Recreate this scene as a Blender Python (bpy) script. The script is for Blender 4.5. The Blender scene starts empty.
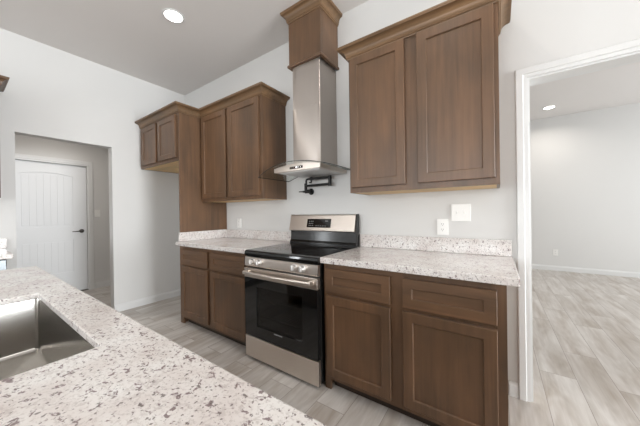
import bpy, bmesh, math, random
from mathutils import Vector, Matrix
random.seed(7)
S = bpy.context.scene
COL = S.collection

# ------------------------------------------------------------------ camera
YAW, PITCH, ROLL, FPX = 0.604, -0.002, -0.014, 256.67
cam_d = bpy.data.cameras.new('camera')
cam_d.sensor_fit = 'HORIZONTAL'
cam_d.sensor_width = 36.0
cam_d.lens = FPX * 36.0 / 640.0
cam_d.clip_start = 0.02
cam = bpy.data.objects.new('camera', cam_d)
COL.objects.link(cam)
_fw = Vector((-math.sin(YAW) * math.cos(PITCH), math.cos(YAW) * math.cos(PITCH), math.sin(PITCH)))
_rt = Vector((math.cos(YAW), math.sin(YAW), 0))
_up = _rt.cross(_fw)
_r2 = _rt * math.cos(ROLL) + _up * math.sin(ROLL)
_u2 = -_rt * math.sin(ROLL) + _up * math.cos(ROLL)
_m = Matrix((_r2, _u2, -_fw)).transposed().to_4x4()
_m.translation = Vector((1.772, -2.097, 1.221))
cam.matrix_world = _m
S.camera = cam

# ------------------------------------------------------------------ world, daylight, exposure
S.view_settings.view_transform = 'Standard'
S.view_settings.look = 'None'
S.view_settings.gamma = 1.0
S.view_settings.exposure = -0.50
w = bpy.data.worlds.new('world')
S.world = w
w.use_nodes = True
w.node_tree.nodes['Background'].inputs[0].default_value = (0.93, 0.97, 1.0, 1)
w.node_tree.nodes['Background'].inputs[1].default_value = 1.5

def area(name, loc, rot, sx, sy, power, color=(1, 1, 1)):
    l = bpy.data.lights.new(name, 'AREA')
    l.shape = 'RECTANGLE'
    l.size = sx
    l.size_y = sy
    l.energy = power
    l.color = color
    o = bpy.data.objects.new(name, l)
    o.location = loc
    o.rotation_euler = rot
    COL.objects.link(o)
    return o

DAY = (0.93, 0.97, 1.0)
# daylight coming in through the windows of the big room behind the viewer and of the room next door
area('window_daylight', (-0.9, -6.40, 1.5), (math.radians(90), 0, 0), 1.7, 1.8, 55, DAY)
area('window_daylight', (1.2, -6.40, 1.5), (math.radians(90), 0, 0), 1.7, 1.8, 125, DAY)
area('window_daylight', (8.90, -1.25, 1.5), (math.radians(90), 0, math.radians(90)), 2.3, 1.8, 790, DAY)
area('window_daylight', (-2.12, -3.86, 1.65), (math.radians(90), 0, math.radians(-90)), .34, 1.7, 46, DAY)  # added lamp at the invented left window, reflected as a streak in the chimney
area('window_daylight', (6.40, 2.6, 1.5), (math.radians(90), 0, math.radians(90)), 2.4, 1.9, 160, DAY)
CAN_W = 4.2
CAN_COL = (1.0, 0.93, 0.86)

# ------------------------------------------------------------------ materials
def lin(r, g, b):
    f = lambda c: (c / 255 / 12.92) if c / 255 <= 0.04045 else ((c / 255 + 0.055) / 1.055) ** 2.4
    return (f(r), f(g), f(b), 1)

class NT:
    def __init__(s, name):
        s.m = bpy.data.materials.new(name)
        s.m.use_nodes = True
        s.t = s.m.node_tree
        s.b = s.t.nodes['Principled BSDF']
    def n(s, typ, **kw):
        x = s.t.nodes.new(typ)
        for k, v in kw.items():
            if k.startswith('i_'):
                x.inputs[k[2:].replace('_', ' ')].default_value = v
            else:
                setattr(x, k, v)
        return x
    def l(s, a, b):
        s.t.links.new(a, b)
    def ramp(s, src, stops, interp='LINEAR'):
        r = s.n('ShaderNodeValToRGB')
        r.color_ramp.interpolation = interp
        e = r.color_ramp.elements
        while len(e) < len(stops):
            e.new(0.5)
        for k, (p, c) in enumerate(stops):
            e[k].position = p
            e[k].color = c
        s.l(src, r.inputs[0])
        return r.outputs[0]
    def noise(s, vec, scale, detail=3, rough=0.5, dist=0.0):
        x = s.n('ShaderNodeTexNoise')
        x.inputs['Scale'].default_value = scale
        x.inputs['Detail'].default_value = detail
        x.inputs['Roughness'].default_value = rough
        x.inputs['Distortion'].default_value = dist
        s.l(vec, x.inputs['Vector'])
        return x.outputs['Fac']
    def mix(s, fac, a, b, mode='MIX'):
        x = s.n('ShaderNodeMix', data_type='RGBA', blend_type=mode)
        for sock, v in ((x.inputs[0], fac), (x.inputs[6], a), (x.inputs[7], b)):
            if isinstance(v, (int, float, tuple)):
                sock.default_value = v
            else:
                s.l(v, sock)
        return x.outputs[2]
    def mapping(s, vec, scale=(1, 1, 1), rot=(0, 0, 0), loc=(0, 0, 0)):
        x = s.n('ShaderNodeMapping')
        x.inputs['Scale'].default_value = scale
        x.inputs['Rotation'].default_value = rot
        x.inputs['Location'].default_value = loc
        s.l(vec, x.inputs['Vector'])
        return x.outputs[0]
    def objvec(s, rnd=True):
        tc = s.n('ShaderNodeTexCoord').outputs['Object']
        if not rnd:
            return tc
        oi = s.n('ShaderNodeObjectInfo').outputs['Random']
        mu = s.n('ShaderNodeMath', operation='MULTIPLY')
        mu.inputs[1].default_value = 37.0
        s.l(oi, mu.inputs[0])
        ad = s.n('ShaderNodeVectorMath', operation='ADD')
        s.l(tc, ad.inputs[0])
        s.l(mu.outputs[0], ad.inputs[1])
        return ad.outputs[0]
    def bump(s, h, strength=0.1, dist=0.01):
        x = s.n('ShaderNodeBump')
        x.inputs['Strength'].default_value = strength
        x.inputs['Distance'].default_value = dist
        s.l(h, x.inputs['Height'])
        s.l(x.outputs[0], s.b.inputs['Normal'])
    def set(s, **kw):
        for k, v in kw.items():
            s.b.inputs[k.replace('_', ' ')].default_value = v
        return s

def plain(name, col, rough=0.5, metal=0.0, **kw):
    t = NT(name)
    t.set(Base_Color=col, Roughness=rough, Metallic=metal)
    for k, v in kw.items():
        t.b.inputs[k.replace('_', ' ')].default_value = v
    return t.m

def paint(name, col, bump=0.05):
    t = NT(name)
    v = t.n('ShaderNodeNewGeometry').outputs['Position']
    n = t.noise(v, 180, 2)
    n2 = t.noise(v, 1.3, 2)
    c2 = tuple(c * 0.97 for c in col[:3]) + (1,)
    t.l(t.mix(n2, col, c2), t.b.inputs['Base Color'])
    t.set(Roughness=0.75)
    t.bump(n, bump, 0.002)
    return t.m

def wood(name, axis, dark, light, rough=0.38):
    t = NT(name)
    v = t.objvec()
    sc = [38, 38, 38]
    sc[axis] = 1.6
    g = t.noise(t.mapping(v, tuple(sc)), 1.0, 5, 0.6, 0.4)
    sc2 = [4.5, 4.5, 4.5]
    sc2[axis] = 2.0
    b = t.noise(t.mapping(v, tuple(sc2)), 1.0, 3, 0.55)
    c = t.ramp(g, [(0.2, dark), (0.8, light)])
    dk = tuple(x * 0.72 for x in dark[:3]) + (1,)
    bl = t.ramp(b, [(0.3, (0.72, 0.735, 0.76, 1)), (0.72, (1.2, 1.09, 0.98, 1))])
    t.l(t.mix(1.0, c, bl, 'MULTIPLY'), t.b.inputs['Base Color'])
    t.set(Roughness=rough)
    t.b.inputs['Specular IOR Level'].default_value = 0.45
    t.bump(g, 0.04, 0.002)
    return t.m

def granite(name):
    t = NT(name)
    v = t.objvec(False)
    cl = t.noise(v, 9, 3, 0.6)
    base = t.ramp(cl, [(0.35, lin(214, 206, 202)), (0.62, lin(228, 225, 222))])
    fine = t.noise(v, 150, 3, 0.7)
    base = t.mix(t.ramp(fine, [(0.52, (0, 0, 0, 1)), (0.64, (0.55, 0.55, 0.55, 1))]), base, lin(178, 168, 163))
    md = t.noise(t.mapping(v, (1, 1.25, 1), loc=(3, 1, 2)), 58, 4, 0.62, 0.5)
    base = t.mix(t.ramp(md, [(0.56, (0, 0, 0, 1)), (0.63, (0.35, 0.35, 0.35, 1))]), base, lin(164, 151, 147))
    sp = t.noise(t.mapping(v, (1, 1.3, 1), loc=(7, 4, 1)), 62, 3, 0.55, 0.6)
    base = t.mix(t.ramp(sp, [(0.60, (0, 0, 0, 1)), (0.655, (0.85, 0.85, 0.85, 1))]), base, lin(116, 96, 97))
    s2 = t.noise(t.mapping(v, (1, 1, 1), loc=(1, 9, 5)), 130, 2, 0.5)
    base = t.mix(t.ramp(s2, [(0.62, (0, 0, 0, 1)), (0.67, (0.8, 0.8, 0.8, 1))]), base, lin(105, 95, 92))
    t.l(base, t.b.inputs['Base Color'])
    t.set(Roughness=0.13)
    return t.m

def steel(name, axis=0, col=(0.58, 0.545, 0.51, 1), rough=0.27, wave=0.0, grain=True):
    t = NT(name)
    v = t.objvec()
    sc = [260, 260, 260]
    sc[axis] = 3
    g = t.noise(t.mapping(v, tuple(sc)), 1.0, 2)
    c2 = tuple(x * 0.95 for x in col[:3]) + (1,)
    if grain:
        t.l(t.mix(g, c2, col), t.b.inputs['Base Color'])
    else:
        t.set(Base_Color=col)
    rr = t.n('ShaderNodeMapRange')
    rr.inputs['To Min'].default_value = rough - 0.02
    rr.inputs['To Max'].default_value = rough + 0.03
    t.l(g, rr.inputs['Value'])
    t.set(Metallic=1.0)
    if wave or not grain:
        t.set(Roughness=rough)
    else:
        t.l(rr.outputs[0], t.b.inputs['Roughness'])
    if wave:
        t.set(Anisotropic=0.95, Anisotropic_Rotation=0.25)
        tg = t.n('ShaderNodeTangent', direction_type='RADIAL', axis='Z')
        t.l(tg.outputs[0], t.b.inputs['Tangent'])
    elif grain:
        t.bump(g, 0.006, 0.001)
    return t.m

def planks(name):
    t = NT(name)
    pos = t.n('ShaderNodeNewGeometry').outputs['Position']
    sep = t.n('ShaderNodeSeparateXYZ')
    t.l(pos, sep.inputs[0])
    cmb = t.n('ShaderNodeCombineXYZ')
    t.l(sep.outputs[1], cmb.inputs[0])
    t.l(sep.outputs[0], cmb.inputs[1])
    vec = t.mapping(cmb.outputs[0], (1, 1, 1), loc=(0.31, 0.022, 0))
    def brick(c1, c2, mortar, ms):
        b = t.n('ShaderNodeTexBrick')
        b.offset = 0.37
        b.offset_frequency = 2
        b.inputs['Scale'].default_value = 1
        b.inputs['Mortar Size'].default_value = ms
        b.inputs['Mortar Smooth'].default_value = 0.1
        b.inputs['Bias'].default_value = 0.0
        b.inputs['Brick Width'].default_value = 1.2
        b.inputs['Row Height'].default_value = 0.2045
        b.inputs['Color1'].default_value = c1
        b.inputs['Color2'].default_value = c2
        b.inputs['Mortar'].default_value = mortar
        t.l(vec, b.inputs['Vector'])
        return b
    rnd = brick((0, 0, 0, 1), (1, 1, 1, 1), (0.5, 0.5, 0.5, 1), 0.0)
    # every plank gets its own piece of the grain
    off = t.n('ShaderNodeVectorMath', operation='MULTIPLY')
    off.inputs[1].default_value = (13.0, 7.0, 3.0)
    t.l(rnd.outputs['Color'], off.inputs[0])
    add = t.n('ShaderNodeVectorMath', operation='ADD')
    t.l(pos, add.inputs[0])
    t.l(off.outputs[0], add.inputs[1])
    gv = add.outputs[0]
    g = t.noise(t.mapping(gv, (30, 2.2, 1)), 1.0, 4, 0.6, 0.6)
    cl = t.noise(t.mapping(gv, (7, 1.6, 1)), 1.0, 3, 0.6, 0.4)
    c = t.ramp(cl, [(0.3, lin(168, 158, 148)), (0.52, lin(194, 189, 184)), (0.72, lin(211, 208, 204))])
    c = t.mix(0.6, c, t.ramp(g, [(0.3, (0.72, 0.69, 0.66, 1)), (0.65, (1.05, 1.05, 1.05, 1))]), 'MULTIPLY')
    c = t.mix(1.0, c, t.ramp(rnd.outputs['Color'], [(0.0, (0.93, 0.925, 0.92, 1)), (1.0, (1.03, 1.03, 1.03, 1))]), 'MULTIPLY')
    gr = brick((0, 0, 0, 1), (0, 0, 0, 1), (1, 1, 1, 1), 0.0016)
    c = t.mix(gr.outputs['Fac'], c, lin(132, 124, 116))
    t.l(c, t.b.inputs['Base Color'])
    t.set(Roughness=0.36)
    t.b.inputs['Specular IOR Level'].default_value = 0.4
    t.bump(g, 0.03, 0.002)
    return t.m

WALL = paint('greige_wall_paint', lin(216, 215, 213))
CEIL = paint('ceiling_paint', lin(224, 220, 217), 0.12)
WHITE = plain('white_trim_paint', lin(220, 220, 219), 0.35)
DOORP = plain('white_door_paint', lin(226, 227, 228), 0.4)
WOODV = wood('brown_stained_maple_vertical', 2, lin(88, 68, 51), lin(115, 88, 66))
WOODH = wood('brown_stained_maple_horizontal', 0, lin(88, 68, 51), lin(115, 88, 66))
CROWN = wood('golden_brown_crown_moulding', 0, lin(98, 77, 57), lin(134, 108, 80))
WOODY = wood('brown_stained_maple_depth', 1, lin(88, 68, 51), lin(115, 88, 66))
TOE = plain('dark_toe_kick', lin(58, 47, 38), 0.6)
MAPLE = wood('raw_maple_underside', 0, lin(205, 172, 122), lin(228, 200, 152), 0.55)
GRAN = granite('speckled_white_granite')
FLOOR = planks('grey_wood_look_planks')
STEEL = steel('brushed_steel', 0, (0.71, 0.645, 0.585, 1), 0.3)
STEELV = steel('brushed_steel_vertical', 2, col=(0.47, 0.425, 0.39, 1), rough=0.3, wave=1)
SINKM = steel('sink_steel', 2, (0.47, 0.455, 0.43, 1), 0.2, 0.0, False)
KNOBM = steel('polished_knob_steel', 0, (0.92, 0.9, 0.88, 1), 0.38)
BLACKG = plain('black_glass', (0.006, 0.006, 0.006, 1), 0.06)
BLACKE = plain('black_enamel', (0.008, 0.008, 0.008, 1), 0.15)
BLACKM = plain('matte_black_metal', (0.012, 0.012, 0.012, 1), 0.42, 0.3)
DARKP = plain('black_rubber', (0.02, 0.02, 0.02, 1), 0.6)
CAVITY = plain('oven_cavity_enamel', (0.12, 0.12, 0.125, 1), 0.4)
CHROME = plain('chrome', (0.75, 0.75, 0.75, 1), 0.15, 1.0)
NICKEL = plain('dark_nickel', (0.16, 0.15, 0.14, 1), 0.3, 1.0)
PLATE = plain('white_plastic', lin(236, 235, 232), 0.35)
SLOT = plain('dark_slot', (0.03, 0.03, 0.03, 1), 0.5)
RING = plain('grey_burner_print', (0.07, 0.07, 0.07, 1), 0.2)
GREY = plain('pale_grey_print', (0.35, 0.35, 0.35, 1), 0.4)
FILTER = plain('grease_filter_mesh', (0.7, 0.69, 0.68, 1), 0.4, 1.0)

def glass_mat(name, tint, refl=0.35, gloss_rough=0.02):
    t = NT(name)
    tr = t.n('ShaderNodeBsdfTransparent')
    tr.inputs[0].default_value = tint
    gl = t.n('ShaderNodeBsdfGlossy')
    gl.inputs['Roughness'].default_value = gloss_rough
    lw = t.n('ShaderNodeLayerWeight')
    lw.inputs[0].default_value = 0.5
    pw = t.n('ShaderNodeMath', operation='POWER')
    pw.inputs[1].default_value = 4.0
    t.l(lw.outputs['Facing'], pw.inputs[0])
    mr = t.n('ShaderNodeMapRange')
    mr.inputs['To Min'].default_value = 0.04
    mr.inputs['To Max'].default_value = refl
    t.l(pw.outputs[0], mr.inputs['Value'])
    mx = t.n('ShaderNodeMixShader')
    t.l(mr.outputs[0], mx.inputs[0])
    t.l(tr.outputs[0], mx.inputs[1])
    t.l(gl.outputs[0], mx.inputs[2])
    t.l(mx.outputs[0], t.t.nodes['Material Output'].inputs[0])
    return t.m
HOODGLASS = glass_mat('smoky_hood_glass', (0.92, 0.94, 0.93, 1))
OVENGLASS = glass_mat('tinted_oven_glass', (0.5, 0.49, 0.47, 1))
PANE = glass_mat('window_pane_glass', (0.95, 0.97, 0.97, 1))
GLASSEDGE = plain('dark_glass_edge', lin(38, 44, 44), 0.15)

def emit(name, col, st):
    t = NT(name)
    t.set(Base_Color=(0.9, 0.9, 0.9, 1))
    t.b.inputs['Emission Color'].default_value = col
    t.b.inputs['Emission Strength'].default_value = st
    return t.m
LENS = emit('lit_lens', (1, 0.96, 0.9, 1), 12)
LED = emit('white_indicator', (1, 1, 1, 1), 2.5)

# ------------------------------------------------------------------ mesh helpers
class MB:
    def __init__(s):
        s.bm = bmesh.new()
    def box(s, x0, x1, y0, y1, z0, z1, bev=0.0):
        b = bmesh.new()
        bmesh.ops.create_cube(b, size=1)
        for v in b.verts:
            v.co = Vector((x0 + (v.co.x + .5) * (x1 - x0), y0 + (v.co.y + .5) * (y1 - y0), z0 + (v.co.z + .5) * (z1 - z0)))
        if bev:
            bmesh.ops.bevel(b, geom=b.edges[:], offset=bev, segments=2, profile=0.5, affect='EDGES')
        s.join(b)
        return s
    def join(s, b):
        me = bpy.data.meshes.new('tmp')
        b.to_mesh(me)
        b.free()
        s.bm.from_mesh(me)
        bpy.data.meshes.remove(me)
    def face(s, pts):
        return s.bm.faces.new([s.bm.verts.new(p) for p in pts])
    def rings(s, rr, cap0=True, cap1=True, closed=True):
        vs = [[s.bm.verts.new(p) for p in r] for r in rr]
        n = len(rr[0])
        for a, b in zip(vs, vs[1:]):
            for k in range(n if closed else n - 1):
                q = (k + 1) % n
                s.bm.faces.new((a[k], a[q], b[q], b[k]))
        if cap0:
            s.bm.faces.new(vs[0][::-1])
        if cap1:
            s.bm.faces.new(vs[-1])
        return s
    def cyl(s, p0, p1, r0, r1=None, n=20):
        return s.tube([p0, p1], [r0, r0 if r1 is None else r1], n)
    def tube(s, pts, rad, n=14):
        pts = [Vector(p) for p in pts]
        if not isinstance(rad, (list, tuple)):
            rad = [rad] * len(pts)
        rr = []
        prev = None
        for k, p in enumerate(pts):
            d = (pts[min(k + 1, len(pts) - 1)] - pts[max(k - 1, 0)]).normalized()
            if prev is None:
                a = d.orthogonal().normalized()
            else:
                a = (prev - d * prev.dot(d)).normalized()
            prev = a
            b = d.cross(a)
            rr.append([p + (a * math.cos(t) + b * math.sin(t)) * rad[k] for t in [2 * math.pi * q / n for q in range(n)]])
        return s.rings(rr)
    def lathe(s, c, prof, axis='z', n=32, cap=True):
        rr = []
        for r, h in prof:
            ring = []
            for q in range(n):
                t = 2 * math.pi * q / n
                a, b = r * math.cos(t), r * math.sin(t)
                ring.append(Vector(c) + Vector({'z': (a, b, h), 'y': (a, h, b), 'x': (h, a, b)}[axis]))
            rr.append(ring)
        return s.rings(rr, cap, cap)
    def prism(s, poly, fn, d0, d1, bev=0.0):
        b = bmesh.new()
        v0 = [b.verts.new(fn(u, v, d0)) for u, v in poly]
        v1 = [b.verts.new(fn(u, v, d1)) for u, v in poly]
        n = len(poly)
        b.faces.new(v0[::-1])
        b.faces.new(v1)
        for k in range(n):
            q = (k + 1) % n
            b.faces.new((v0[k], v0[q], v1[q], v1[k]))
        if bev:
            bmesh.ops.bevel(b, geom=b.edges[:], offset=bev, segments=2, profile=0.5, affect='EDGES')
        s.join(b)
        return s
    def build(s, name, mat, parent=None, label=None, smooth=False):
        bmesh.ops.recalc_face_normals(s.bm, faces=s.bm.faces[:])
        off = Vector((0, 0, 0))
        q = parent
        while q is not None:
            off += Vector(q.location)
            q = q.parent
        org = off
        if parent is None:
            xs = [v.co for v in s.bm.verts]
            org = Vector(((min(v.x for v in xs) + max(v.x for v in xs)) / 2, (min(v.y for v in xs) + max(v.y for v in xs)) / 2, min(v.z for v in xs)))
        for v in s.bm.verts:
            v.co -= org
        me = bpy.data.meshes.new(name)
        s.bm.to_mesh(me)
        s.bm.free()
        for m in (mat if isinstance(mat, (list, tuple)) else [mat]):
            me.materials.append(m)
        if smooth:
            for p in me.polygons:
                p.use_smooth = True
            try:
                me.set_sharp_from_angle(angle=math.radians(35))
            except Exception:
                pass
        o = bpy.data.objects.new(name, me)
        COL.objects.link(o)
        if parent is not None:
            o.parent = parent
        else:
            o.location = org
        if label:
            o['label'] = label
        return o

def thing(name, label, cat, loc, group=None):
    o = bpy.data.objects.new(name, None)
    o.empty_display_size = 0.1
    o.location = loc
    COL.objects.link(o)
    o['label'] = label
    o['category'] = cat
    if group:
        o['group'] = group
    return o

def tag(o, label, cat, group=None, kind=None):
    o['label'] = label
    o['category'] = cat
    if group:
        o['group'] = group
    if kind:
        o['kind'] = kind
    return o

def struct(o, label=None, cat=None):
    o['kind'] = 'structure'
    if label:
        o['label'] = label
    if cat:
        o['category'] = cat
    return o

FRONT = lambda yf: (lambda u, v, d: Vector((u, yf - d, v)))        # faces -y, d grows towards the viewer

def shaker(mb, x0, x1, z0, z1, yb, t=0.02, wd=0.057, rec=0.009, ch=0.0025):
    """five-piece shaker front standing on the plane y = yb, facing -y"""
    def ring(i, d):
        return [Vector((x0 + i, yb - d, z0 + i)), Vector((x1 - i, yb - d, z0 + i)), Vector((x1 - i, yb - d, z1 - i)), Vector((x0 + i, yb - d, z1 - i))]
    mb.rings([ring(0, 0), ring(0, t - ch), ring(ch, t), ring(wd, t), ring(wd + 0.004, t - rec * 0.45), ring(wd + 0.0045, t - rec)])
    return mb

def crown(mb, path, prof):
    """path: (x, y, ox, oy); prof: (out, z)"""
    rr = [[Vector((x + ox * o, y + oy * o, z)) for o, z in prof] for x, y, ox, oy in path]
    return mb.rings(rr)

def crown_prof(z0, z1, out, back=-0.012):
    h = z1 - z0
    p = [(back, z0), (0.006, z0), (0.008, z0 + h * .10), (0.014, z0 + h * .13), (0.014, z0 + h * .25)]
    for k in range(7):
        a = k / 6 * math.pi / 2
        p.append((0.016 + (out - 0.024) * (1 - math.cos(a)), z0 + h * .27 + h * .48 * math.sin(a)))
    p += [(out - 0.009, z0 + h * .77), (out - .003, z0 + h * .78), (out - .003, z0 + h * .87), (out, z0 + h * .89), (out, z1), (back, z1)]
    return p

# ------------------------------------------------------------------ room shell
ZC = 3.06
XL, XE = -2.187, 9.0
YS = -6.5
fl = MB().box(-5.2, 9.2, YS - .12, 4.9, -0.1, 0).build('floor', FLOOR)
struct(fl, 'grey wood-look plank floor', 'floor')
struct(MB().box(XL - .12, XE + .12, YS - .12, .12, ZC, ZC + .1).build('ceiling', CEIL), 'pale grey kitchen ceiling', 'ceiling')
struct(MB().box(0.5, 6.6, .12, 4.88, ZC, ZC + .1).build('ceiling', CEIL), 'ceiling of the room beyond the doorway', 'ceiling')
# back wall with the wide cased opening on the right
DX0, DX1, DZ = 1.937, 3.75, 2.056
bw = MB()
bw.box(XL - .12, DX0, 0, .12, 0, ZC).box(DX1, XE + .12, 0, .12, 0, ZC).box(DX0, DX1, 0, .12, DZ, ZC)
struct(bw.build('wall_back', WALL), 'greige wall behind the range', 'wall')
# left wall with the hall opening
OY0, OY1, OZ = -1.711, -0.926, 2.072
lw = MB()
lw.box(XL - .12, XL, OY1, 0, 0, ZC).box(XL - .12, XL, -3.62, OY0, 0, ZC).box(XL - .12, XL, YS, -4.10, 0, ZC).box(XL - .12, XL, -4.10, -3.62, 0, .75).box(XL - .12, XL, -4.10, -3.62, 2.55, ZC).box(XL - .12, XL, OY0, OY1, OZ, ZC)
struct(lw.build('wall_left', WALL), 'greige wall with the opening to the hall', 'wall')
# hall
HX = -3.8
hw = MB()
DY0, DY1, DH = -1.700, -0.790, 2.035
hw.box(HX - .12, HX, DY1, 0.3, 0, 2.74).box(HX - .12, HX, -2.9, DY0, 0, 2.74).box(HX - .12, HX, DY0, DY1, DH, 2.74)
struct(hw.build('wall_hall', WALL), 'hall wall around the white door', 'wall')
struct(MB().box(HX - .12, XL - .12, .3, .42, 0, 2.74).build('wall_hall_end', WALL), 'end wall of the hall', 'wall')
struct(MB().box(HX - .12, XL - .12, -3.02, -2.9, 0, 2.74).build('wall_hall_end', WALL), 'other end wall of the hall', 'wall')
struct(MB().box(HX - .12, XL - .12, -3.02, .42, 2.74, 2.8).build('ceiling', CEIL), 'low ceiling of the hall', 'ceiling')
# south wall with two windows, east wall with one
def wall_win(name, along, fixed, a0, a1, wins, z0w, z1w, label):
    mb = MB()
    def bx(p, q, z0, z1):
        if along == 'x':
            mb.box(p, q, fixed - .12, fixed, z0, z1)
        else:
            mb.box(fixed, fixed + .12, p, q, z0, z1)
    cur = a0
    for (p, q) in wins:
        bx(cur, p, 0, ZC)
        bx(p, q, 0, z0w)
        bx(p, q, z1w, ZC)
        cur = q
    bx(cur, a1, 0, ZC)
    struct(mb.build(name, WALL), label, 'wall')
    for k, (p, q) in enumerate(wins):
        f = MB()
        g = MB()
        def bb(m, p, q, z0, z1, t0=.03, t1=.09):
            if along == 'x':
                m.box(p, q, fixed - t1, fixed - t0, z0, z1)
            else:
                m.box(p, q, 0, 1, z0, z1) if False else m.box(fixed + t0, fixed + t1, p, q, z0, z1)
        mid = (p + q) / 2
        bb(f, p, p + .05, z0w, z1w); bb(f, q - .05, q, z0w, z1w); bb(f, p, q, z0w, z0w + .05); bb(f, p, q, z1w - .05, z1w)
        bb(f, mid - .02, mid + .02, z0w, z1w)
        wn[0] += 1
        fo = struct(f.build('window_%d' % wn[0], WHITE), 'white framed window', 'window')
        bb(g, p + .05, q - .05, z0w + .05, z1w - .05, .058, .064)
        g.build('pane', PANE, fo)
wn = [0]
wall_win('wall_south', 'x', YS, XL - .12, XE + .12, [(-1.8, 0.0), (.3, 2.1)], .55, 2.45, 'wall behind the viewer with two windows')
wall_win('wall_east', 'y', XE, YS, 0, [(-2.45, -.05)], .55, 2.45, 'wall on the right of the big room')
wf = MB()  # invented window on the left wall, put in for the hood chimney to reflect
for a_, b_, c_, d_ in ((-4.10, -4.05, .75, 2.55), (-3.67, -3.62, .75, 2.55), (-4.05, -3.67, .75, .80), (-4.05, -3.67, 2.50, 2.55)):
    wf.box(XL - .09, XL - .03, a_, b_, c_, d_)
wfo = struct(wf.build('window_5', WHITE), 'white framed window on the left wall', 'window')
MB().box(XL - .064, XL - .058, -4.05, -3.67, .80, 2.50).build('pane', PANE, wfo)
# room beyond
struct(MB().box(0.4, 6.6, 4.76, 4.88, 0, ZC).build('wall_far', WALL), 'plain wall of the room beyond the doorway', 'wall')
struct(MB().box(0.4, 0.5, .12, 4.76, 0, ZC).build('wall_far_side', WALL), 'side wall of the room beyond', 'wall')
wall_win('wall_far_east', 'y', 6.5, .12, 4.76, [(1.3, 3.9)], .5, 2.5, 'window wall of the room beyond')

# baseboards
def baseboard(name, p0, p1, nrm, label, h=.095, t=.014):
    p0, p1, nrm = Vector((p0[0], p0[1], 0)), Vector((p1[0], p1[1], 0)), Vector((nrm[0], nrm[1], 0))
    prof = [(0, 0), (t, 0), (t, h - .022), (t - .004, h - .014), (t - .007, h), (0, h)]
    rr = [[p + nrm * o + Vector((0, 0, z)) for o, z in prof] for p in (p0, p1)]
    struct(MB().rings(rr).build(name, WHITE), label, 'baseboard')
baseboard('baseboard_left', (XL, OY1 + .002), (XL, -.001), (1, 0), 'white baseboard along the empty refrigerator bay')
baseboard('baseboard_hall', (HX, DY1 + .083), (HX, .299), (1, 0), 'white baseboard beside the hall door')
baseboard('baseboard_far', (.501, 4.76), (6.499, 4.76), (0, -1), 'white baseboard of the room beyond')
baseboard('baseboard_back', (1.826, 0), (1.874, 0), (0, -1), 'short white baseboard between cabinet and doorway')
# casing of the wide opening
def casing(name, label):
    """mitred picture of two legs and a head on the wall face y = 0"""
    mb = MB()
    prof = [(0.0, 0.0), (0.0, .011), (.020, .012), (.024, .019), (.056, .019), (.060, .016), (.062, 0.0)]      # (out from opening, thickness)
    path = [(DX0, 0, -1, 0), (DX0, DZ, -1, 1), (DX1, DZ, 1, 1), (DX1, 0, 1, 0)]
    rr = [[Vector((x + ox * o, -t, z + oz * o)) for o, t in prof] for x, z, ox, oz in path]
    mb.rings(rr)
    o = struct(mb.build(name, WHITE), label, 'trim')
    j = MB()
    j.box(DX0, DX0 + .012, -.001, .121, 0, DZ - .012).box(DX1 - .012, DX1, -.001, .121, 0, DZ - .012).box(DX0, DX1, -.001, .121, DZ - .012, DZ)
    j.build('jamb', WHITE, o)
casing('trim_1', 'wide white casing around the doorway on the right')

# ------------------------------------------------------------------ hall door
def hall_door():
    d = MB()
    f = lambda u, v, dd: Vector((HX - .03 + dd, u, v))
    y0, y1 = DY0 + .004, DY1 - .004
    z0 = .014
    top = DH - .006
    d.prism([(y0, z0), (y1, z0), (y1, top), (y0, top)], f, -.035, 0)
    st = .165
    fr = .008
    a, b = y0 + st, y1 - st
    d.prism([(y0, z0), (a, z0), (a, top), (y0, top)], f, 0, fr)
    d.prism([(b, z0), (y1, z0), (y1, top), (b, top)], f, 0, fr)
    d.prism([(a, z0), (b, z0), (b, .335), (a, .335)], f, 0, fr)
    d.prism([(a, .850), (b, .850), (b, 1.058), (a, 1.058)], f, 0, fr)
    arch = [(b + (a - b) * k / 12, 1.845 + .040 * math.sin(math.pi * k / 12)) for k in range(13)]
    d.prism([(a, top), (b, top)] + arch, f, 0, fr)
    n = 7
    for zz0, zz1, ar in ((.365, .820, 0), (1.088, 1.815, 1)):
        w_ = (b - a - .06) / n
        for k in range(n):
            ya, yb_ = a + .03 + k * w_ + .0012, a + .03 + (k + 1) * w_ - .0012
            h = [zz1 + (.040 * math.sin(math.pi * (q - a) / (b - a)) if ar else 0) for q in (ya, yb_)]
            d.prism([(ya, zz0), (yb_, zz0), (yb_, h[1]), (ya, h[0])], f, 0, .004, .0008)
    o = d.build('door_1', DOORP)
    struct(o, 'white two-panel plank door with arched top panel at end of hall', 'door')
    hm = MB()
    hy, hz = y1 - .065, .975
    hm.lathe((HX - .02, hy, hz), [(.0, 0), (.030, 0), (.031, .006), (.024, .011), (.011, .013), (.010, .04), (0, .041)], 'x', 24)
    hm.tube([(HX + .018, hy, hz), (HX + .024, hy - .03, hz), (HX + .026, hy - .08, hz - .002), (HX + .024, hy - .12, hz - .003)], [.011, .010, .008, .006], 12)
    hm.build('door_handle', NICKEL, o, 'dark nickel lever handle', True)
    hg = MB()
    th = MB().box(HX - .12, HX + .012, DY0, DY1, 0, .012, .003).build('trim_2', NICKEL)
    struct(th, 'dark metal threshold under the hall door', 'threshold')
    c = MB()
    prof = [(0, 0), (0, .010), (.018, .011), (.022, .017), (.070, .018), (.076, .015), (.080, 0)]
    path = [(DY0, 0, -1, 0), (DY0, DH, -1, 1), (DY1, DH, 1, 1), (DY1, 0, 1, 0)]
    c.rings([[Vector((HX + t, y + oy * q, z + oz * q)) for q, t in prof] for y, z, oy, oz in path])
    struct(c.build('trim_3', WHITE), 'white casing around the hall door', 'trim')
hall_door()

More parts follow.
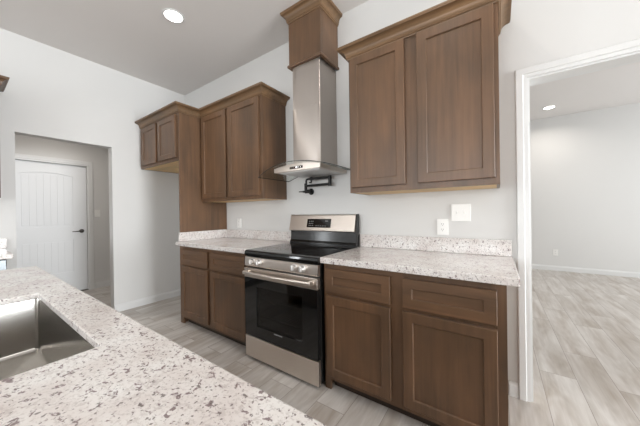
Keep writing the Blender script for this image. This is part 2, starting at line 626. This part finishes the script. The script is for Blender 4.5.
# ------------------------------------------------------------------ recessed lights
def can(x, y, z, label, group=None, power=CAN_W):
    t = thing('recessed_light', label, 'ceiling light', (x, y, z), group)
    MB().lathe((x, y, z), [(.074, -.001), (.076, -.006), (.092, -.004), (.094, 0), (.074, -.0002), (.074, -.001)], 'z', 40, False).build('trim_ring', WHITE, t, None, True)
    MB().lathe((x, y, z), [(0, -.002), (.074, -.002), (.074, -.0005), (0, -.0005)], 'z', 40).build('lens', LENS, t, 'glowing white lens')
    l = bpy.data.lights.new('can_light', 'AREA')
    l.shape = 'DISK'
    l.size = .14
    l.energy = power
    l.color = CAN_COL
    l.spread = math.radians(150)
    o = bpy.data.objects.new('can_light', l)
    o.location = (0, 0, -.012)
    o.parent = t
    COL.objects.link(o)
can(-.676, -.893, ZC, 'lit recessed light in the kitchen ceiling, upper left of the picture')
can(1.43, -.893, ZC, 'lit recessed ceiling light in front of the right wall cabinet')
can(-.676, -3.1, ZC, 'lit recessed ceiling light behind the island, towards the left wall')
can(1.43, -3.1, ZC, 'lit recessed ceiling light behind the island, towards the right')
can(2.565, 4.09, ZC, 'lit recessed light seen high through the doorway in the next room', None, 12)
can(2.565, 1.6, ZC, 'lit recessed ceiling light just past the doorway in the next room', None, 17)  # unseen extra light, added to brighten the floor beyond the doorway
can(-2.95, -1.2, 2.74, 'lit recessed light in the low hall ceiling', None, 13.0)  # unseen fill light, added to brighten the hall and its door

# ------------------------------------------------------------------ base cabinets
def base_cabinet(label, x0, x1, splits, group):
    t = thing('base_cabinet', label, 'base cabinet', ((x0 + x1) / 2, -.30, 0), group)
    YF = -.608
    b = MB()
    b.box(x0, x0 + .018, YF + .019, -.004, 0.0, .872).box(x1 - .018, x1, YF + .019, -.004, 0.0, .872)
    b.box(x0 + .018, x1 - .018, YF + .019, -.004, .095, .113).box(x0 + .018, x1 - .018, -.016, -.004, .113, .872)
    b.build('carcass', WOODV, t)
    f = MB()
    f.box(x0, x0 + .045, YF, YF + .019, 0.0, .872, .001).box(x1 - .045, x1, YF, YF + .019, 0.0, .872, .001)
    (a0, a1), (b0, b1) = splits
    f.box(a1 - .012, b0 + .012, YF, YF + .019, .07, .872, .001)
    for p, q in ((x0 + .045, a1 - .012), (b0 + .012, x1 - .045)):
        f.box(p, q, YF, YF + .019, .838, .872, .001).box(p, q, YF, YF + .019, .645, .685, .001).box(p, q, YF, YF + .019, .07, .115, .001)
    f.build('face_frame', WOODV, t)
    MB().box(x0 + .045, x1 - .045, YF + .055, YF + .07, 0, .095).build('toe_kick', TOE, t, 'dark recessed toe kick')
    for p, q in splits:
        shaker(MB(), p, q, .672, .838, YF - .001, wd=.052).build('drawer', WOODH, t)
        shaker(MB(), p, q, .104, .651, YF - .001, wd=.055).build('door', WOODV, t)
    return t
base_cabinet('brown shaker base cabinet to the left of the range', -1.172, -.012, [(-1.134, -.626), (-.574, -.055)], 'brown base cabinets')
base_cabinet('brown shaker base cabinet to the right of the range', .772, 1.806, [(.797, 1.247), (1.320, 1.768)], 'brown base cabinets')

# tall panel beside the refrigerator bay
tp = MB().box(-1.192, -1.173, -.608, -.002, 0, 2.387, .001).build('tall_end_panel', WOODV)
tag(tp, 'tall brown wooden panel between refrigerator bay and left countertop', 'panel')

# ------------------------------------------------------------------ wall cabinets
def wall_cabinet(label, x0, x1, yf, z0, z1, doors, dz0, dz1, crown_path, zcr, group):
    t = thing('wall_cabinet', label, 'wall cabinet', ((x0 + x1) / 2, yf / 2, z0), group)
    th = .02
    YF = yf + th + .001          # face frame plane, doors stand proud of it
    b = MB()
    b.box(x0, x0 + .016, YF + .019, -.002, z0, z1).box(x1 - .016, x1, YF + .019, -.002, z0, z1)
    b.box(x0 + .016, x1 - .016, YF + .019, -.002, z1 - .016, z1).box(x0 + .016, x1 - .016, -.014, -.002, z0 + .02, z1 - .016)
    b.build('carcass', WOODV, t)
    MB().box(x0 + .016, x1 - .016, YF + .019, -.002, z0 + .001, z0 + .02).build('bottom_panel', MAPLE, t, 'unfinished pale maple underside')
    f = MB()
    f.box(x0, doors[0][0] + .012, YF, YF + .019, z0, z1, .001).box(doors[1][1] - .012, x1, YF, YF + .019, z0, z1, .001)
    f.box(doors[0][1] - .012, doors[1][0] + .012, YF, YF + .019, z0, z1, .001)
    for p, q in ((doors[0][0] + .012, doors[0][1] - .012), (doors[1][0] + .012, doors[1][1] - .012)):
        f.box(p, q, YF, YF + .019, z0, dz0 + .012, .001).box(p, q, YF, YF + .019, dz1 - .012, z1, .001)
    f.build('face_frame', WOODV, t)
    for p, q in doors:
        shaker(MB(), p, q, dz0, dz1, YF - .001, wd=.057).build('door', WOODV, t)
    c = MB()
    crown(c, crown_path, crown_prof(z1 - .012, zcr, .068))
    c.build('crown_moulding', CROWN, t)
    return t
ZU, ZT, ZCR = 1.366, 2.391, 2.462
G = 'brown shaker wall cabinets'
ua0, ua1 = -1.172, -.110
wall_cabinet('brown two-door wall cabinet to the left of the range hood', ua0, ua1, -.365, ZU, ZT, [(-1.142, -.676), (-.628, -.148)], 1.402, 2.374,
             [(ua0 + .001, -.345, 0, -1), (ua1, -.345, 1, -1), (ua1, -.002, 1, 0)], ZCR, G)
ub0, ub1 = .848, 1.788
wall_cabinet('brown two-door wall cabinet to the right of the range hood', ub0, ub1, -.365, ZU, ZT, [(.866, 1.270), (1.350, 1.766)], 1.404, 2.374,
             [(ub0, -.002, -1, 0), (ub0, -.345, -1, -1), (ub1, -.345, 1, -1), (ub1, -.002, 1, 0)], ZCR, G)
uf0, uf1 = XL + .002, -1.193
wall_cabinet('short brown two-door cabinet high over the empty refrigerator bay', uf0, uf1, -.629, 1.838, ZT, [(-2.115, -1.705), (-1.655, -1.232)], 1.872, 2.362,
             [(uf0, -.609, 0, -1), (-1.172, -.609, 1, -1), (-1.172, -.36, 1, 0)], ZCR, G)

# ------------------------------------------------------------------ countertops with splashes
def counter(label, x0, x1, side_x=None):
    t = thing('countertop', label, 'countertop', ((x0 + x1) / 2, -.32, .874), 'granite countertops on the range wall')
    MB().box(x0, x1, -.651, -.001, .874, .914, .005).build('slab', GRAN, t)
    MB().box(x0 + (0.001 if side_x is None else side_x - x0), x1 - .006, -.021, -.001, .9145, 1.023, .003).build('backsplash', GRAN, t)
    if side_x is not None:
        MB().box(side_x, side_x + .02, -.632, -.0215, .9145, 1.014, .003).build('side_splash', GRAN, t)
    return t
def counter_left():
    t = thing('countertop', 'speckled pale granite countertop to the left of the range', 'countertop', (-.58, -.32, .874), 'granite countertops on the range wall')
    m = MB()
    fn = lambda u, v, d: Vector((u, v, d))
    m.prism([(-1.172, -.001), (-1.172, -.612), (-1.205, -.612), (-1.205, -.651), (-.004, -.651), (-.004, -.001)], fn, .874, .914, .004)
    m.build('slab', GRAN, t)
    MB().box(-1.151, -.004, -.021, -.001, .9145, 1.018, .003).build('backsplash', GRAN, t)
    MB().box(-1.172, -1.152, -.632, -.001, .9145, 1.018, .003).build('side_splash', GRAN, t)
counter_left()
counter('speckled pale granite countertop to the right of the range', .766, 1.854)

# ------------------------------------------------------------------ island
def rrect(x0, x1, y0, y1, r, z, k=6):
    pts = []
    for cx, cy, a0 in ((x1 - r, y1 - r, 0), (x0 + r, y1 - r, 90), (x0 + r, y0 + r, 180), (x1 - r, y0 + r, 270)):
        for q in range(k + 1):
            a = math.radians(a0 + 90 * q / k)
            pts.append(Vector((cx + r * math.cos(a), cy + r * math.sin(a), z)))
    return pts
def island():
    X0, X1, Y0, Y1 = -.591, 2.25, -2.82, -1.788
    sx0, sx1, sy0, sy1 = .258, .998, -2.335, -1.894
    zt, zb = .914, .874
    m = MB()
    bm = m.bm
    k = 6
    e = .004
    def outer(z, ins):
        a, b, c, d = X0 + ins, X1 - ins, Y0 + ins, Y1 - ins
        return [Vector((b, d, z)), Vector((a, d, z)), Vector((a, c, z)), Vector((b, c, z))]
    inn = [[bm.verts.new(p) for p in rrect(sx0 - i, sx1 + i, sy0 - i, sy1 + i, .006 + i, z, k)] for z, i in ((zt, e * .7), (zt - e * .3, e * .3), (zt - e, 0), (.894, 0), (.894, .06))]
    out = [[bm.verts.new(p) for p in outer(z, i)] for z, i in ((zt, e), (zt - e * .3, e * .3), (zt - e, 0), (zb + e, 0), (zb, e))]
    n = len(inn[0])
    for a, b in zip(inn, inn[1:]):
        for q in range(n):
            bm.faces.new((a[q], a[(q + 1) % n], b[(q + 1) % n], b[q]))
    for a, b in zip(out, out[1:]):
        for q in range(4):
            bm.faces.new((a[q], a[(q + 1) % 4], b[(q + 1) % 4], b[q]))
    for o, i in ((out[0], inn[0]), (out[-1], inn[-1])):
        for c in range(4):
            for q in range(k):
                bm.faces.new((o[c], i[c * (k + 1) + q], i[c * (k + 1) + q + 1]))
            nx = (c + 1) % 4
            bm.faces.new((o[c], i[c * (k + 1) + k], i[nx * (k + 1)], o[nx]))
    o = m.build('island_countertop', GRAN)
    tag(o, 'big speckled granite island countertop with a sink cut-out in the foreground', 'countertop')
    # cabinet under it
    t = thing('island_cabinet', 'brown cabinet carrying the foreground granite island top', 'island cabinet', (.9, -2.3, 0))
    c = MB()
    x0, x1, y0, y1 = X0 + .03, X1 - .03, Y0 + .3, Y1 - .035
    c.box(x0, x1, y1 - .02, y1, .09, .873).box(x0, x1, y0, y0 + .02, 0, .873).box(x0, x0 + .02, y0 + .02, y1 - .02, 0, .873).box(x1 - .02, x1, y0 + .02, y1 - .02, 0, .873)
    c.box(x0 + .02, x1 - .02, y0 + .02, y1 - .02, .09, .108)
    c.build('carcass', WOODV, t)
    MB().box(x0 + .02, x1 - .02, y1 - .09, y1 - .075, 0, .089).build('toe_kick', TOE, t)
    # sink
    s = thing('sink', 'stainless steel undermount sink set in the granite island', 'sink', ((sx0 + sx1) / 2, (sy0 + sy1) / 2, .684))
    R = .013
    rr = [rrect(sx0 - .02, sx1 + .02, sy0 - .02, sy1 + .02, R + .02, .8925), rrect(sx0 - .001, sx1 + .001, sy0 - .001, sy1 + .001, R, .8925), rrect(sx0, sx1, sy0, sy1, R, .888), rrect(sx0 + .001, sx1 - .001, sy0 + .001, sy1 - .001, R, .706)]
    for a in (30, 60, 90):
        a = math.radians(a)
        i = .016 * (1 - math.cos(a))
        rr.append(rrect(sx0 + i, sx1 - i, sy0 + i, sy1 - i, max(R - i * .3, .01), .706 - .018 * math.sin(a)))
    rr.append(rrect(sx0 + .3, sx1 - .3, sy0 + .16, sy1 - .16, .02, .684))
    sb = MB().rings(rr, cap0=False, cap1=True)
    so = sb.build('bowl', SINKM, s, None, True)
    sd = so.modifiers.new('thickness', 'SOLIDIFY')
    sd.thickness = .0015
    sd.offset = -1
    MB().lathe(((sx0 + sx1) / 2, (sy0 + sy1) / 2, .6845), [(0, .002), (.03, .002), (.042, .004), (.056, .003), (.058, 0), (0, 0)], 'z', 32).build('drain', CHROME, s, 'round chrome drain', True)
island()

# ------------------------------------------------------------------ counter along the left wall (seen at the picture's left edge)
def left_run():
    t = thing('countertop', 'granite countertop on the left wall beside the hall opening', 'countertop', (-1.86, -2.7, .874))
    MB().box(XL + .001, -1.54, -3.6, -1.79, .874, .914, .005).build('slab', GRAN, t)
    MB().box(XL + .001, XL + .021, -3.6, -1.772, .9145, 1.014, .003).build('backsplash', GRAN, t)
    d = thing('dishwasher', 'dark steel dishwasher under the left wall countertop', 'dishwasher', (-1.86, -2.13, 0))
    DW = steel('dark_grey_steel', 1, (0.2, 0.215, 0.225, 1), .3)
    MB().box(XL + .03, -1.585, -2.43, -1.826, .1, .868, .002).build('body', BLACKE, d)
    MB().box(-1.584, -1.560, -2.43, -1.826, .12, .868, .004).build('door', DW, d)
    MB().tube([(-1.560, -2.38, .80), (-1.528, -2.36, .80), (-1.528, -1.896, .80), (-1.560, -1.876, .80)], .009).build('handle', CHROME, d, None, True)
    MB().box(XL + .08, -1.65, -2.43, -1.83, 0, .099).build('toe_kick', DARKP, d)
    c = thing('base_cabinet', 'brown base cabinet on the left wall behind the dishwasher', 'base cabinet', (-1.86, -3.0, 0))
    MB().box(XL + .002, -1.58, -3.58, -2.435, .1, .872).build('carcass', WOODV, c)
    MB().box(XL + .05, -1.64, -3.57, -2.44, 0, .099).build('toe_kick', TOE, c)
    u = thing('wall_cabinet', 'brown wall cabinet on the left wall cut by the left picture edge', 'wall cabinet', (-2.0, -2.6, 1.39))
    MB().box(XL + .002, -1.842, -3.5, -1.830, 1.390, ZT, .001).build('carcass', WOODV, u)
    for a, b in ((-2.30, -1.866), (-2.76, -2.325), (-3.48, -2.80)):
        def ring(i, dd):
            return [Vector((-1.842 + dd, a + i, 1.42 + i)), Vector((-1.842 + dd, b - i, 1.42 + i)), Vector((-1.842 + dd, b - i, 2.362 - i)), Vector((-1.842 + dd, a + i, 2.362 - i))]
        MB().rings([ring(0, 0.001), ring(0, .018), ring(.0025, .02), ring(.057, .02), ring(.061, .016), ring(.0615, .011)]).build('door', WOODV, u)
    c2 = MB()
    crown(c2, [(-1.842, -3.5, 1, 0), (-1.842, -1.830, 1, 1), (XL + .002, -1.830, 0, 1)], crown_prof(ZT - .012, ZCR, .056))
    c2.build('crown_moulding', WOODY, u)
left_run()

# ------------------------------------------------------------------ range
def cooking_range():
    t = thing('range', 'freestanding stainless steel electric range with black glass cooktop', 'range', (.381, -.34, 0))
    x0, x1 = .006, .760
    b = MB()
    # black enamel shell round an open oven cavity
    b.box(x0, x0 + .03, -.640, -.03, .03, .895, .002).box(x1 - .03, x1, -.640, -.03, .03, .895, .002)
    b.box(x0 + .03, x1 - .03, -.06, -.03, .03, .895).box(x0 + .03, x1 - .03, -.640, -.06, .70, .895).box(x0 + .03, x1 - .03, -.640, -.06, .03, .235)
    b.build('body', BLACKE, t, 'black enamel sides')
    cv = MB()
    cv.box(x0 + .031, x0 + .05, -.635, -.061, .236, .699).box(x1 - .05, x1 - .031, -.635, -.061, .236, .699)
    cv.box(x0 + .05, x1 - .05, -.075, -.061, .236, .699).box(x0 + .05, x1 - .05, -.635, -.075, .236, .25).box(x0 + .05, x1 - .05, -.635, -.075, .685, .699)
    cv.build('oven_cavity', CAVITY, t, 'dark grey oven interior')
    for zr in (.36, .50):
        r = MB()
        r.tube([(x0 + .06, -.62, zr), (x1 - .06, -.62, zr), (x1 - .06, -.1, zr), (x0 + .06, -.1, zr), (x0 + .06, -.62, zr)], .004, 8)
        for k in range(20):
            xx = x0 + .085 + k * (x1 - x0 - .17) / 19
            r.tube([(xx, -.62, zr + .004), (xx, -.1, zr + .004)], .0022, 6)
        r.build('oven_rack', CHROME, t, 'chrome wire oven rack', True)
    # cooktop
    c = MB()
    sec = [(-.655, .858), (-.668, .868), (-.671, .888), (-.668, .903), (-.658, .911), (-.64, .9135), (-.10, .9165), (-.06, .9165), (-.06, .896), (-.640, .896), (-.640, .858)]
    c.rings([[Vector((x, y, z)) for y, z in sec] for x in (x0 - .002, x1 + .002)])
    c.build('cooktop', BLACKG, t, 'glossy black ceramic cooktop')
    for k, (cx, cy, rad) in enumerate(((.20, -.50, .115), (.57, -.50, .095), (.20, -.23, .078), (.57, -.23, .115), (.385, -.2, .055))):
        bz = .9135 + (cy + .64) / .54 * .003
        rg = MB()
        for rr_ in (rad, rad * .62):
            rg.lathe((cx, cy, bz), [(rr_ - .001, .0003), (rr_ - .001, .0006), (rr_ + .001, .0006), (rr_ + .001, .0003), (rr_ - .001, .0003)], 'z', 56, False)
        rg.build('burner_ring', RING, t, 'thin grey printed burner circle')
    # control panel and knobs
    p = MB()
    sec = [(-.640, .857), (-.662, .857), (-.668, .850), (-.672, .790), (-.668, .782), (-.640, .782)]
    p.rings([[Vector((x, y, z)) for y, z in sec] for x in (x0, x1)])
    cp = p.build('control_panel', STEEL, t)
    for kx in (.108, .188, .556, .634):
        kn = MB().lathe((kx, -.670, .825), [(0, .0), (.027, .0), (.027, -.006), (.0235, -.008), (.0225, -.026), (.021, -.030), (0, -.031)], 'y', 28)
        ko = kn.build('knob', KNOBM, t, 'bright steel knob', True)
        MB().box(kx - .003, kx + .003, -.708, -.700, .807, .843, .001).build('knob_grip', KNOBM, ko)
    # oven door
    d = MB()
    YD0, YD1 = -.642, -.676
    z0, z1 = .208, .775
    wx0, wx1, wz0, wz1 = .150, .628, .300, .622
    d.box(x0 + .002, wx0, YD1, YD0, z0, .690, .001).box(wx1, x1 - .002, YD1, YD0, z0, .690, .001)
    d.box(wx0, wx1, YD1, YD0, z0, wz0, .001).box(wx0, wx1, YD1, YD0, wz1, .690, .001)
    do = d.build('oven_door', BLACKG, t, 'black glass oven door')
    MB().box(wx0, wx1, YD1 + .004, YD1 + .008, wz0, wz1).build('window', OVENGLASS, do, 'tinted oven window')
    MB().box(x0 + .001, x1 - .001, YD1 - .002, YD0, .691, z1 - .006, .003).build('door_cap', STEEL, do, 'brushed steel upper band')
    h = MB()
    pts = []
    for k in range(17):
        u = k / 16
        pts.append((x0 + .03 + u * (x1 - x0 - .06), YD1 - .036 - .016 * math.sin(math.pi * u), .735))
    rr = []
    for q in pts:
        rr.append([Vector((q[0], q[1] + .010 * math.cos(a), q[2] + .0155 * math.sin(a))) for a in [2 * math.pi * j / 16 for j in range(16)]])
    h.rings(rr)
    for xx in (x0 + .03, x1 - .058):
        h.box(xx, xx + .028, YD1 - .036, YD1 - .001, .720, .750, .004)
    h.build('handle', STEEL, do, 'long bowed steel bar handle', True)
    MB().box(.345, .43, YD1 - .0008, YD1 + .0005, .283, .290).build('emblem', GREY, do, 'tiny pale maker mark')
    # drawer
    MB().box(x0 + .001, x1 - .001, -.674, -.640, .028, .200, .003).build('storage_drawer', STEEL, t)
    for fx in (x0 + .04, x1 - .04):
        for fy in (-.62, -.08):
            MB().lathe((fx, fy, 0), [(0, 0), (.018, 0), (.018, .012), (.008, .014), (.008, .03), (0, .03)], 'z', 16).build('foot', DARKP, t)
    # backguard
    g = MB()
    sec = [(-.025, .917), (-.092, .917), (-.092, .930), (-.078, .950), (-.070, 1.045), (-.025, 1.045)]
    g.rings([[Vector((x, y, z)) for y, z in sec] for x in (x0, x1)])
    sec = [(-.025, 1.046), (-.088, 1.046), (-.090, 1.190), (-.025, 1.196)]
    for xa, xb in ((x0 - .001, x0 + .006), (x1 - .006, x1 + .003)):
        g.rings([[Vector((x, y, z)) for y, z in [(-.022, 1.044), (-.088, 1.044), (-.062, 1.202), (-.022, 1.204)]] for x in (xa, xb)])
    g.build('backguard', BLACKE, t, 'black rear riser and end caps')
    f = MB()
    sec = [(-.025, 1.040), (-.082, 1.040), (-.106, 1.046), (-.107, 1.052), (-.074, 1.192), (-.066, 1.200), (-.025, 1.201)]
    f.rings([[Vector((x, y, z)) for y, z in sec] for x in (x0 + .006, x1 - .006)])
    bo = f.build('backguard_panel', STEEL, t, 'tilted brushed steel control fascia')
    fn = lambda u, v, dd: Vector((u, -.107 + (v - 1.052) * (.033 / .140) - dd, v))
    dp = MB().prism([(.232, 1.078), (.508, 1.078), (.508, 1.160), (.232, 1.160)], fn, -.002, .0012).build('display', BLACKG, t, 'black control display')
    def key(u, v, p, q):
        MB().prism([(u - p, v - q), (u + p, v - q), (u + p, v + q), (u - p, v + q)], fn, .0012, .0016).build('touch_key', GREY, dp, 'small grey key mark')
    for r_ in range(3):
        for c_ in range(3):
            key(.262 + c_ * .020, 1.097 + r_ * .020, .004, .003)
    for c_ in range(5):
        key(.345 + c_ * .026, 1.094, .006, .002)
    key(.460, 1.140, .015, .002)
cooking_range()

# ------------------------------------------------------------------ hood
def hood():
    t = thing('range_hood', 'stainless steel range hood with curved glass canopy over the range', 'range hood', (.38, -.15, 1.575))
    cx = .380
    def sleeve(x0, x1, y0, z0, z1, name, label):
        """thin sheet-metal sleeve; its broad front is very slightly twisted, as such sheets are"""
        rr = []
        nz, nx = 14, 12
        for i in range(nz + 1):
            v = i / nz
            z = z0 + (z1 - z0) * v
            k = -.020 + .055 * v ** .8
            ring = [Vector((x0, -.003, z)), Vector((x0, y0 + .003, z))]
            for j in range(nx + 1):
                u = j / nx
                x = x0 + .003 + (x1 - x0 - .006) * u
                ring.append(Vector((x, y0 + k * (x - cx) * (1 - abs(2 * u - 1) ** 6), z)))
            ring += [Vector((x1, y0 + .003, z)), Vector((x1, -.003, z))]
            rr.append(ring)
        MB().rings(rr).build(name, STEELV, t, label, True)
    sleeve(.226, .534, -.280, 1.62, 2.166, 'lower_chimney', 'brushed steel lower chimney sleeve')
    sleeve(.228, .532, -.277, 2.1665, 2.554, 'upper_chimney', 'brushed steel upper chimney sleeve')
    zarc = lambda x: 1.645 - .085 * ((x - cx) / .45) ** 2
    yfr = lambda x: -.505 + .065 * ((x - cx) / .45) ** 2
    # glass
    g = MB()
    N, M = 36, 8
    th = .006
    def grid(dz):
        return [[g.bm.verts.new((cx - .45 + .9 * i / N, yfr(cx - .45 + .9 * i / N) * (1 - j / M) + -.004 * (j / M), zarc(cx - .45 + .9 * i / N) + dz)) for j in range(M + 1)] for i in range(N + 1)]
    a, b = grid(0), grid(-th)
    for i in range(N):
        for j in range(M):
            g.bm.faces.new((a[i][j], a[i + 1][j], a[i + 1][j + 1], a[i][j + 1]))
            g.bm.faces.new((b[i][j], b[i][j + 1], b[i + 1][j + 1], b[i + 1][j]))
    ed = []
    for i in range(N):
        ed.append(g.bm.faces.new((a[i][0], b[i][0], b[i + 1][0], a[i + 1][0])))
        ed.append(g.bm.faces.new((a[i][M], a[i + 1][M], b[i + 1][M], b[i][M])))
    for j in range(M):
        ed.append(g.bm.faces.new((a[0][j], a[0][j + 1], b[0][j + 1], b[0][j])))
        ed.append(g.bm.faces.new((a[N][j], b[N][j], b[N][j + 1], a[N][j + 1])))
    for f in ed:
        f.material_index = 1
    g.build('glass_canopy', [HOODGLASS, GLASSEDGE], t, 'smoky curved glass canopy', True)
    # steel body under the glass, top follows the arc
    m = MB()
    n = 20
    xs = [.130 + .505 * i / n for i in range(n + 1)]
    top = [(x, zarc(x) - .0075) for x in xs]
    poly = [(.135, 1.578), (.630, 1.578)] + top[::-1]
    fn = lambda u, v, dd: Vector((u, dd, v))
    m.prism(poly, fn, -.435, -.003)
    bo = m.build('hood_body', STEEL, t, None)
    for fx in (.16, .387):
        fl = MB()
        fl.box(fx, fx + .218, -.40, -.05, 1.572, 1.5778, .001)
        for k in range(9):
            fl.box(fx + .015 + k * .022, fx + .024 + k * .022, -.385, -.065, 1.570, 1.572)
        fl.build('grease_filter', FILTER, t, 'slotted grease filter')
    sw = MB().box(.318, .458, -.4385, -.435, 1.592, 1.612, .001).build('control_strip', BLACKG, t, 'black push-button strip')
    MB().box(.386, .402, -.4395, -.4384, 1.597, 1.607).build('indicator', LED, sw, 'white lit display')
    for k in (0, 1, 3, 4):
        MB().cyl((.336 + k * .026, -.4384, 1.602), (.336 + k * .026, -.4405, 1.602), .0055, None, 17).build('button', CHROME, sw, 'small chrome push button')
hood()

def hood_box():
    t = thing('hood_chimney_box', 'brown wooden box with crown around the hood chimney at the ceiling', 'chimney cover', (.38, -.15, 2.557))
    x0, x1, y0 = .203, .556, -.293
    b = MB()
    b.box(x0, x1, y0, y0 + .018, 2.565, ZC - .002, .0015).box(x0, x0 + .018, y0 + .018, -.002, 2.565, ZC - .002).box(x1 - .018, x1, y0 + .018, -.002, 2.565, ZC - .002)
    b.build('box_panels', WOODV, t)
    m = MB()
    prof = [(-.016, 2.555), (.009, 2.555), (.012, 2.560), (.012, 2.572), (.006, 2.582), (.0005, 2.584), (-.016, 2.584)]
    path = [(x0, -.002, -1, 0), (x0, y0, -1, -1), (x1, y0, 1, -1), (x1, -.002, 1, 0)]
    crown(m, path, prof).build('bottom_moulding', WOODH, t)
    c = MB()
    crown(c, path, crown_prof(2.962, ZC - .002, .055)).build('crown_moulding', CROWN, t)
hood_box()

# ------------------------------------------------------------------ pot filler
def pot_filler():
    t = thing('pot_filler', 'matte black folding pot filler tap on the wall under the hood', 'faucet', (.225, -.001, 1.432))
    m = MB()
    m.lathe((.225, -.001, 1.432), [(0, 0), (.032, 0), (.032, -.006), (.018, -.012), (.015, -.012), (.015, -.062), (.0, -.064)], 'y', 28)
    m.build('wall_mount', BLACKM, t, None, True)
    v = MB()
    v.cyl((.195, -.062, 1.432), (.250, -.062, 1.432), .019)
    v.cyl((.195, -.062, 1.432), (.170, -.062, 1.432), .010)
    v.cyl((.200, -.062, 1.42), (.200, -.062, 1.512), .015)
    v.build('valve', BLACKM, t, None, True)
    MB().tube([(.172, -.062, 1.432), (.150, -.062, 1.433), (.115, -.064, 1.434)], [.008, .006, .005]).build('lever', BLACKM, t, None, True)
    a = MB()
    a.tube([(.200, -.062, 1.488), (.485, -.062, 1.488)], .0115)
    a.build('lower_arm', BLACKM, t, None, True)
    MB().cyl((.485, -.062, 1.470), (.485, -.062, 1.567), .0165).build('elbow_joint', BLACKM, t, None, True)
    u = MB()
    u.tube([(.485, -.062, 1.551), (.285, -.085, 1.551)], .0115)
    u.cyl((.285, -.085, 1.535), (.285, -.085, 1.567), .015)
    u.build('upper_arm', BLACKM, t, None, True)
    s = MB()
    s.tube([(.285, -.085, 1.549), (.250, -.090, 1.549), (.236, -.092, 1.545), (.230, -.093, 1.532), (.230, -.093, 1.490)], [.010, .010, .010, .010, .009])
    s.build('spout', BLACKM, t, None, True)
    MB().tube([(.285, -.085, 1.535), (.285, -.085, 1.515), (.268, -.10, 1.512)], [.010, .008, .005]).build('shutoff_valve', BLACKM, t, None, True)
pot_filler()

# ------------------------------------------------------------------ outlets and switches
def plate(name, label, cat, c, wd, ht, axis, kind, group=None):
    """c = centre on the wall; axis 'y' faces -y, 'x' faces +x"""
    t = thing(name, label, cat, c, group)
    fn = (lambda u, v, d: Vector((c[0] + u, c[1] - d, c[2] + v))) if axis == 'y' else (lambda u, v, d: Vector((c[0] + d, c[1] + u, c[2] + v)))
    R = lambda a, b, p, q: [(a - p, b - q), (a + p, b - q), (a + p, b + q), (a - p, b + q)]
    MB().prism(R(0, 0, wd / 2, ht / 2), fn, .0005, .0065, .002).build('cover_plate', PLATE, t)
    if kind == 'outlet':
        for v in (-.0195, .0195):
            pts = [(.0165 * math.cos(a), v + min(max(.0165 * math.sin(a), -.0125), .0125)) for a in [2 * math.pi * k / 20 for k in range(20)]]
            r = MB().prism(pts, fn, .0065, .0085).build('receptacle', PLATE, t)
            s = MB()
            s.prism(R(-.006, v + .003, .0012, .0042), fn, .0085, .0089).prism(R(.006, v + .003, .0012, .0036), fn, .0085, .0089)
            s.prism([(.0022 * math.cos(a), v - .0075 + .0022 * math.sin(a)) for a in [2 * math.pi * k / 10 for k in range(10)]], fn, .0085, .0089)
            s.build('slots', SLOT, r, 'dark contact slots')
    elif kind == 'toggle2':
        for u in (-.023, .023):
            w_ = MB().prism(R(u, 0, .005, .012), fn, .0065, .0078)
            w_.build('toggle_seat', PLATE, t)
            pts = [Vector(fn(u, -.003, .0078)), Vector(fn(u, .008, .017))]
            MB().tube(pts, [.0042, .0032], 8).build('toggle', PLATE, t)
    else:
        MB().prism(R(0, 0, .0165, .0335), fn, .0065, .0085, .0008).build('rocker', PLATE, t)
plate('outlet', 'white outlet on the wall just above the right backsplash', 'outlet', (1.437, 0, 1.100), .076, .118, 'y', 'outlet')
plate('light_switch', 'white double toggle switch plate right of the wall outlet', 'light switch', (1.557, 0, 1.206), .122, .122, 'y', 'toggle2')
plate('outlet', 'white outlet above the left backsplash near the tall panel', 'outlet', (-.917, 0, 1.100), .074, .118, 'y', 'outlet')
plate('light_switch', 'white switch on the hall wall beside the door', 'light switch', (HX, -.66, 1.262), .074, .118, 'x', 'rocker')
plate('outlet', 'white outlet low on the far wall through the doorway', 'outlet', (2.72, 4.76, .36), .074, .118, 'y', 'outlet')
